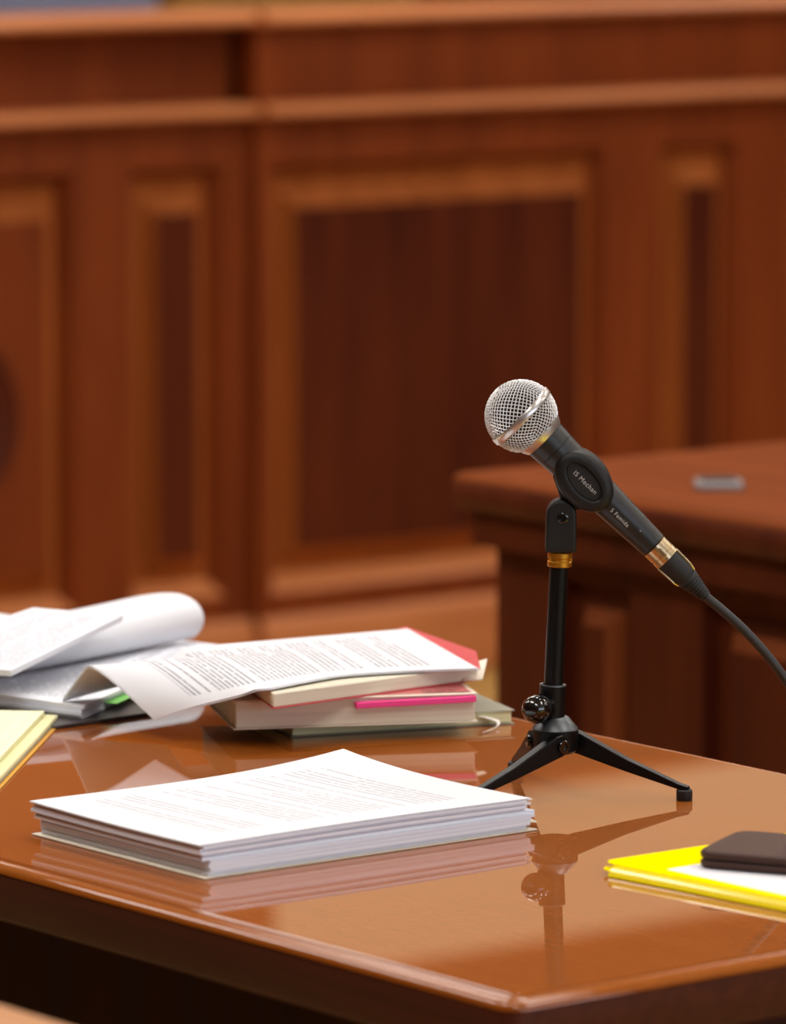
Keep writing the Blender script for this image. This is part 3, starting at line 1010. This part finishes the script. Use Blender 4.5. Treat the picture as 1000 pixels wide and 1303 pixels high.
S = lambda s, t: bil(Vector((SX1 - .01, SY0 + .018, z - .003)), Vector((SX1 + .008, SY0 + .012, z - .0035)), Vector((SX1 + .009, SY0 + .020, z - .0035)), Vector((SX1 - .01, SY0 + .026, z - .003)), s, t)
obj('paper_tag', sheet(S, 5, 3, .0008), M['paper'], stack)

# ------------------------------------------------------------------ pile at the left: charcoal folder, thick report, folded-back pages, stapled sheets
F = Vector((2.355, 3.398, 0))
RR = Vector((2.612, 3.574, 0))
BK = RR + Vector((-.055, .24, 0))
LL = F + Vector((-.055, .24, 0))


def up(v, z):
    return Vector((v.x, v.y, z))


fa, fb = at(68, 929, T), at(206, 909, T)
df = Vector((-.02, .26, 0))
b = bmesh.new()
prism(b, [up(p, T + .0004) for p in (fa, fb, fb + Vector((.08, .25, 0)), fa + df)], (0, 0, .0026))
fold = tag(obj('plastic_folder', b, M['dark_folder'], None, bevel=.0008, loc=up(fa, T)), 'charcoal plastic folder lying flat beneath the thick report', 'folder')
S = lambda s, t: bil(up(at(60, 926, T), T + .0036), up(at(-60, 900, T), T + .0036), up(LL, T + .0036), up(RR, T + .0036) * .4 + up(F, T + .0036) * .6, s, t)

rep = thing('thick_report', 'thick white report with its front pages folded back, on the charcoal folder', 'report', up(F, T + .003))
z0 = T + .0034
for k in range(4):
    z1 = z0 + .0026
    off = Vector((random.uniform(-.002, .002), random.uniform(-.002, .002), 0))
    S = lambda s, t: bil(up(F + off, z1), up(RR + off, z1 + .001), up(BK, z1 + .004), up(LL + off, z1 + .002), s, t) + Vector((0, 0, -.0008 * math.sin(PI * t)))
    obj('page_bundle', sheet(S, 12, 8, .0025), M['pages'] if k < 3 else M['paper_text2'], rep, smooth=40)
    z0 = z1
ZR = z0
g0, g1 = F.lerp(RR, .16), F.lerp(RR, .42)
per = Vector((.565, -.825, 0))
S = lambda s, t: bil(up(g0 + per * .010, T + .0085), up(g1 + per * .008, T + .0085), up(g1 - per * .02, T + .0088), up(g0 - per * .02, T + .0088), s, t)
obj('green_tab', sheet(S, 6, 4, .0006), M['green'], rep)
# front pages bent over into a soft roll
A0, A1 = at(245, 812, ZR + .004), at(-40, 868, ZR + .003)
axd = (A1 - A0).normalized()
qd = Vector((-axd.y, axd.x, 0)).normalized()
if qd.dot(FH) < 0:
    qd = -qd
roll = [(.000, .000), (-.006, .004), (-.011, .011), (-.012, .019), (-.008, .027), (.002, .033), (.016, .0355), (.035, .034), (.06, .029), (.09, .021), (.12, .012)]
rp = smooth_path([Vector((q_, 0, z_)) for (q_, z_) in roll], 4)
nr = len(rp) - 1


def S_roll(s, t):
    p = rp[min(nr, int(round(s * nr)))]
    sc1 = 1.0 + .10 * t
    o_ = A0.lerp(A1, t)
    return o_ + qd * p.x + Vector((0, 0, p.z * sc1 * (1 - .10 * math.sin(PI * t))))


obj('folded_pages', sheet(S_roll, nr, 14, .0014), M['paper'], rep, smooth=60)
# stapled sheets resting on the roll
d0, d1 = at(14, 853, .787), at(156, 783, .806)
d2 = at(42, 773, .808)
d3 = d0 + (d2 - d1)
sd_ = thing('stapled_document', 'stapled white sheets lying on the folded-back pages of the thick report', 'document', d0)
for k in range(3):
    S = lambda s, t: bil(d0, d1, d2, d3, s, t) + Vector((0, 0, -.0016 * k + .004 * math.sin(PI * s) * t)) + (d1 - d0) * .004 * (k % 2)
    obj('sheet' if k else 'top_sheet', sheet(S, 12, 10, .0013), M['paper'] if k else M['paper_text2'], sd_, smooth=50)

# ------------------------------------------------------------------ pad of yellow paper at the left edge
RB = Vector((2.345, 3.415, 0))
dd = Vector((-.69, -.73, 0)).normalized()
dp = Vector((-.73, .69, 0)).normalized()
pf = RB + dd * .298
am = [RB + dd * -.004 - dp * .003, pf + dd * .012 - dp * .003, pf + dd * .012 + dp * .175, RB + dp * .18]
b = bmesh.new()
prism(b, [up(p, T + .0003) for p in am], (0, 0, .0008))
af = tag(obj('amber_folder', b, M['amber'], None, loc=up(pf, T)), 'thin amber sheet sticking out beneath the yellow legal pad', 'folder')
tb = pf + dd * .010 + dp * .028
S = lambda s, t: bil(up(tb, T + .0014), up(tb + dp * .03, T + .0014), up(tb + dp * .03 + dd * .014, T + .0022), up(tb + dd * .014, T + .0022), s, t)
obj('index_tab', sheet(S, 4, 3, .0005), M['tab_yellow'], af)
pad = thing('legal_pad', 'yellow ruled legal pad at the left end of the table', 'pad', up(pf, T + .001))
zc = T + .0013


def pad_layer(in_r, in_f, in_b, z1, th, mat, name):
    S = lambda s, t: bil(up(pf - dd * in_f + dp * in_r, z1), up(RB + dd * in_b + dp * in_r, z1), up(RB + dd * in_b + dp * .185, z1), up(pf - dd * in_f + dp * .185, z1), s, t)
    return obj(name, sheet(S, 8, 6, th), mat, pad, bevel=.0006, segs=1)


pad_layer(0, 0, 0, zc + .0012, .0012, M['grey_cover'], 'backing_board')
pad_layer(.0005, .0005, 0, zc + .0045, .0033, M['pad_edge'], 'page_bundle')
pad_layer(.0100, .003, .006, zc + .0080, .0035, M['pad_edge'], 'page_bundle')
pad_layer(.0100, .003, .006, zc + .0084, .0004, M['yellow_pad'], 'top_sheet')
S = lambda s, t: bil(up(pf + dp * .012 - dd * .004, zc + .0088), up(pf + dp * .18 - dd * .004, zc + .0088), up(pf + dp * .18 + dd * .001, zc + .003), up(pf + dp * .012 + dd * .001, zc + .003), s, t)
obj('binding_strip', sheet(S, 4, 2, .0006), M['tab_yellow'], pad)

# ------------------------------------------------------------------ books under the long sheets
ex1 = Vector((.894, -.447, 0))          # along the front of the books
ey1 = Vector((.447, .894, 0))           # to the back


def book(name, label, fl, length, depth, z0, z1, cover, pages, cov=.0008, over=.002, tilt=0.0, e1=None, e2=None, top=True):
    e1, e2 = e1 or ex1, e2 or ey1
    t = thing(name, label, 'book', up(fl, z0))
    c = [fl, fl + e1 * length, fl + e1 * length + e2 * depth, fl + e2 * depth]

    def quad(o, zz, tl=tilt):
        g = [fl - e1 * o - e2 * o, fl + e1 * (length + o) - e2 * o, fl + e1 * (length + o) + e2 * (depth + o), fl - e1 * o + e2 * (depth + o)]
        return [up(p, zz + (tl if i in (0, 3) else 0)) for i, p in enumerate(g)]
    obj('page_block', hexa(bmesh.new(), quad(0, z0 + cov), quad(0, z1 - cov)), pages, t, bevel=.0008, segs=1)
    obj('lower_cover', hexa(bmesh.new(), quad(over, z0), quad(over, z0 + cov)), cover, t, bevel=.0003, segs=1)
    if top:
        obj('upper_cover', hexa(bmesh.new(), quad(over, z1 - cov), quad(over, z1)), cover, t, bevel=.0003, segs=1)
    return t


zz0, zz1, zz2, zz3 = T + .0002, T + .0110, T + .0330, T + .0455
b0 = at(372, 938, T)
bk0 = book('paperback_book', 'thin book with grey-green cover and pale yellow pages, bottom of the book pile', b0, .176, .15, zz0, zz1, M['grey_cover'], M['pad_edge'], e1=Vector((.95, -.31, 0)).normalized(), e2=Vector((.31, .95, 0)).normalized())
# ribbon marker curling out onto the table
rs = b0 + Vector((.95, -.31, 0)).normalized() * .150
rpath = smooth_path([up(rs, T + .008), up(rs + Vector((.008, -.012, 0)), T + .0045), up(rs + Vector((-.002, -.022, 0)), T + .0016), up(rs + Vector((-.020, -.030, 0)), T + .0010)], 5)
S = lambda s, t: rpath[int(round(s * (len(rpath) - 1)))] + Vector((.006, .004, 0)) * (t - .5)
obj('ribbon', sheet(S, len(rpath) - 1, 2, .0004), M['ribbon'], bk0)
b1 = at(300, 928, zz1 + .0006)
bk1 = book('paperback_book', 'thick cream paperback with a bright pink flag, in the middle of the pile', b1, .182, .15, zz1 + .0003, zz2, M['white_cover'], M['pages_cream'])
g0 = b1 + ex1 * .090
g1 = b1 + ex1 * .182
S = lambda s, t: bil(up(g0 - ey1 * .006, zz2 - .0035), up(g1 - ey1 * .005, zz2 - .0015), up(g1 + ey1 * .02, zz2 - .001), up(g0 + ey1 * .02, zz2 - .003), s, t)
obj('pink_flag', sheet(S, 8, 4, .0045), M['pink'], bk1, bevel=.0004, segs=1)
b2 = at(348, 902, zz2 + .0004)
bk2 = book('paperback_book', 'red-covered paperback lying on the pink-flagged book, under the long sheets', b2, .200, .160, zz2 + .0004, zz3, M['red_cover'], M['pages_cream'], e1=Vector((1, .045, 0)).normalized(), e2=Vector((.40, .916, 0)).normalized(), over=.0005, top=False)
# red back flap and fanned page seen past the sheets
r_ = [at(611, 851, zz3), at(606, 828, zz3 + .001), at(516, 798, zz3), at(470, 815, zz3), at(540, 855, zz3)]
obj('upper_cover', prism(bmesh.new(), [up(p, zz3 - .0004) for p in r_], (0, 0, .0010)), M['red_cover'], bk2)
S = lambda s, t: bil(at(590, 846, zz3 - .001), at(620, 838, zz3 - .001), at(614, 864, zz3 - .010), at(590, 866, zz3 - .010), s, t) + Vector((0, 0, .0)) 
obj('fanned_page', sheet(S, 4, 4, .0008), M['white_cover'], bk2)
# printed cover strip of the pink-flagged book
c0 = b1 + ex1 * .10 + ey1 * .004
S = lambda s, t: bil(up(c0, zz2 + .0003), up(c0 + ex1 * .08, zz2 + .0003), up(c0 + ex1 * .08 + ey1 * .04, zz2 + .0003), up(c0 + ey1 * .04, zz2 + .0003), s, t)
obj('cover_print', sheet(S, 4, 3, .0002), M['print_cover'], bk1)

# ------------------------------------------------------------------ long printed sheets lying from the report over the books
ld = thing('printed_document', 'printed white sheets sloping from the books down to the table, near end arched', 'document', at(197, 915, T + .006))
Pf, Cr, Pb = at(197, 915, T + .016), at(114, 847, T + .050), at(79, 890, ZR + .0015)
Qf, Qb = at(608, 850, zz3 + .0022), at(519, 800, zz3 + .0022)
Lp = smooth_path([Pf, Pf.lerp(Cr, .34) + Vector((0, 0, .002)), Pf.lerp(Cr, .72) + Vector((0, 0, .003)), Cr, Cr.lerp(Pb, .32) + Vector((0, 0, .002)), Pb], 8)
nl_ = len(Lp) - 1


FE = smooth_path([Pf, at(243, 900, T + .028), at(290, 888, T + .0385), at(330, 878, zz3 + .0015), at(395, 865, zz3 + .0026), at(440, 858, zz3 + .0026), at(520, 853, zz3 + .0024), Qf], 6)
acc = [0.0]
for k in range(1, len(FE)):
    acc.append(acc[-1] + (FE[k] - FE[k - 1]).length)


def front(s):
    d = s * acc[-1]
    for k in range(1, len(FE)):
        if d <= acc[k] + 1e-9:
            return FE[k - 1].lerp(FE[k], (d - acc[k - 1]) / max(1e-9, acc[k] - acc[k - 1]))
    return FE[-1]


def S_long(s, t, dz=0.0):
    """s along the length from the arched end to the right end, t from the front edge to the back"""
    x = t * nl_
    i = min(int(x), nl_ - 1)
    L_ = Lp[i].lerp(Lp[i + 1], x - i)
    r = Qf.lerp(Qb, t)
    p = L_.lerp(r, s)
    f = 1 - (1 - s) ** 1.6
    p.z = L_.z * (1 - f) + r.z * f
    p0 = Pf.lerp(Qf, s)
    p0.z = Pf.z * (1 - f) + Qf.z * f
    wt = (1 - t) ** 1.3
    p = p + (front(s) - p0) * wt
    if .30 < s:
        p.z = max(p.z, zz3 + .0022)
    p.z += dz
    return p


for k in range(3):
    S = lambda s, t: S_long(s, t, -.0007 * (2 - k)) + RT * (.0012 * (k % 2))
    obj('sheet' if k < 2 else 'top_sheet', sheet(S, 24, 40, .0005), M['paper'] if k < 2 else M['paper_text'], ld, smooth=60)

# ------------------------------------------------------------------ yellow folder, white sheet and wallet at the right
FX0, FX1, FY0, FY1 = 2.283, 2.585, 2.462, 2.709
yf = thing('plastic_folder', 'glossy yellow plastic folder at the right end of the table', 'folder', (2.43, 2.58, T))
skew = lambda y: (FY1 - y) * .095


def folder_leaf(zf, lift, FX0=FX0):
    bot = []
    for (cx, cy, a0) in ((FX1 - .012, FY0 + .012, -PI / 2), (FX1 - .012, FY1 - .012, 0), (FX0 + .014, FY1 - .012, PI / 2), (FX0 + .012, FY0 + .012, PI)):
        for k in range(5):
            a = a0 + k / 4 * PI / 2
            x, y = cx + .012 * math.cos(a), cy + .012 * math.sin(a)
            bot.append(Vector((x + skew(y), y, zf + lift * max(0, 1 - (math.hypot(x - FX0, y - FY1) / .10)) ** 2)))
    return bot


b0_ = folder_leaf(T + .0006, .003)
obj('lower_cover', hexa(bmesh.new(), b0_, [p + Vector((0, 0, .0008)) for p in b0_]), M['folder'], yf)
b1_ = folder_leaf(T + .0064, .0010, FX0 + .0035)
obj('upper_cover', hexa(bmesh.new(), b1_, [p + Vector((0, 0, .0008)) for p in b1_]), M['folder'], yf)
# folded spine: a gently bowed sloping face along the near long edge
fp = [(0.0, .0006)]
for k in range(8):
    ph = math.radians(64 - 28 * k / 7)
    fp.append((fp[-1][0] + .00112 * math.cos(ph), fp[-1][1] + .00112 * math.sin(ph)))
fp += [(.0062, fp[-1][1] - .0004), (.0062, .0006)]
b = bmesh.new()
ya, yb = FY1 - .014, FY0 + .012
prism(b, [Vector((FX0 - .0012 + skew(ya) + x, ya, T + z)) for (x, z) in fp], (skew(yb) - skew(ya), yb - ya, 0))
obj('spine', b, M['folder_gloss'], yf, smooth=30)
obj('inner_sheets', hexa(bmesh.new(), [Vector((x, y, T + .0016)) for (x, y) in ((FX0 + .03, FY0 + .01), (FX1 - .01, FY0 + .01), (FX1 - .01, FY1 - .02), (FX0 + .03, FY1 - .02))], [Vector((x, y, T + .0063)) for (x, y) in ((FX0 + .03, FY0 + .01), (FX1 - .01, FY0 + .01), (FX1 - .01, FY1 - .02), (FX0 + .03, FY1 - .02))]), M['pages'], yf)
zp = T + .0075
w0 = at(848, 1107, zp)
w1 = at(1010, 1142, zp)
wd = (w1 - w0).normalized()
wq = Vector((-wd.y, wd.x, 0))
if wq.x < 0:
    wq = -wq
S = lambda s, t: bil(w0, w0 + wd * .185, w0 + wd * .185 + wq * .15, w0 + wq * .15, s, t) + Vector((0, 0, .0004))
tag(obj('paper_sheet', sheet(S, 6, 6, .0007), M['paper'], None, loc=w0), 'white sheet of paper on the yellow folder, under the wallet', 'paper')
wal = thing('leather_wallet', 'dark brown leather wallet lying on the yellow folder', 'wallet', at(887, 1105, zp + .001))
wp = at(884, 1104, zp + .001)
e1 = Vector((.47, -.88, 0)).normalized()
e2 = Vector((.88, .47, 0)).normalized()


def wallet_slab(z0, z1, inset, r):
    pts = []
    L_, W_ = .165, .082
    for (a, c, a0) in ((L_ - r, r, -PI / 2), (L_ - r, W_ - r, 0), (r, W_ - r, PI / 2), (r, r, PI)):
        for k in range(6):
            an = a0 + k / 5 * PI / 2
            pts.append((a + (r - inset) * math.cos(an), c + (r - inset) * math.sin(an)))
    return [up(wp + e1 * a + e2 * c, z0) for (a, c) in pts], [up(wp + e1 * a + e2 * c, z1) for (a, c) in pts]


zb = zp + .0010
for (z0, z1, nm) in ((zb, zb + .0050, 'lower_half'), (zb + .0056, zb + .0112, 'upper_half')):
    bt, tp = wallet_slab(z0, z1, 0, .012)
    obj(nm, hexa(bmesh.new(), bt, tp), M['leather'], wal, bevel=.0022, segs=3, smooth=40)
bt, tp = wallet_slab(zb + .004, zb + .0068, .0022, .012)
obj('lining', hexa(bmesh.new(), bt, tp), M['black_rubber'], wal)
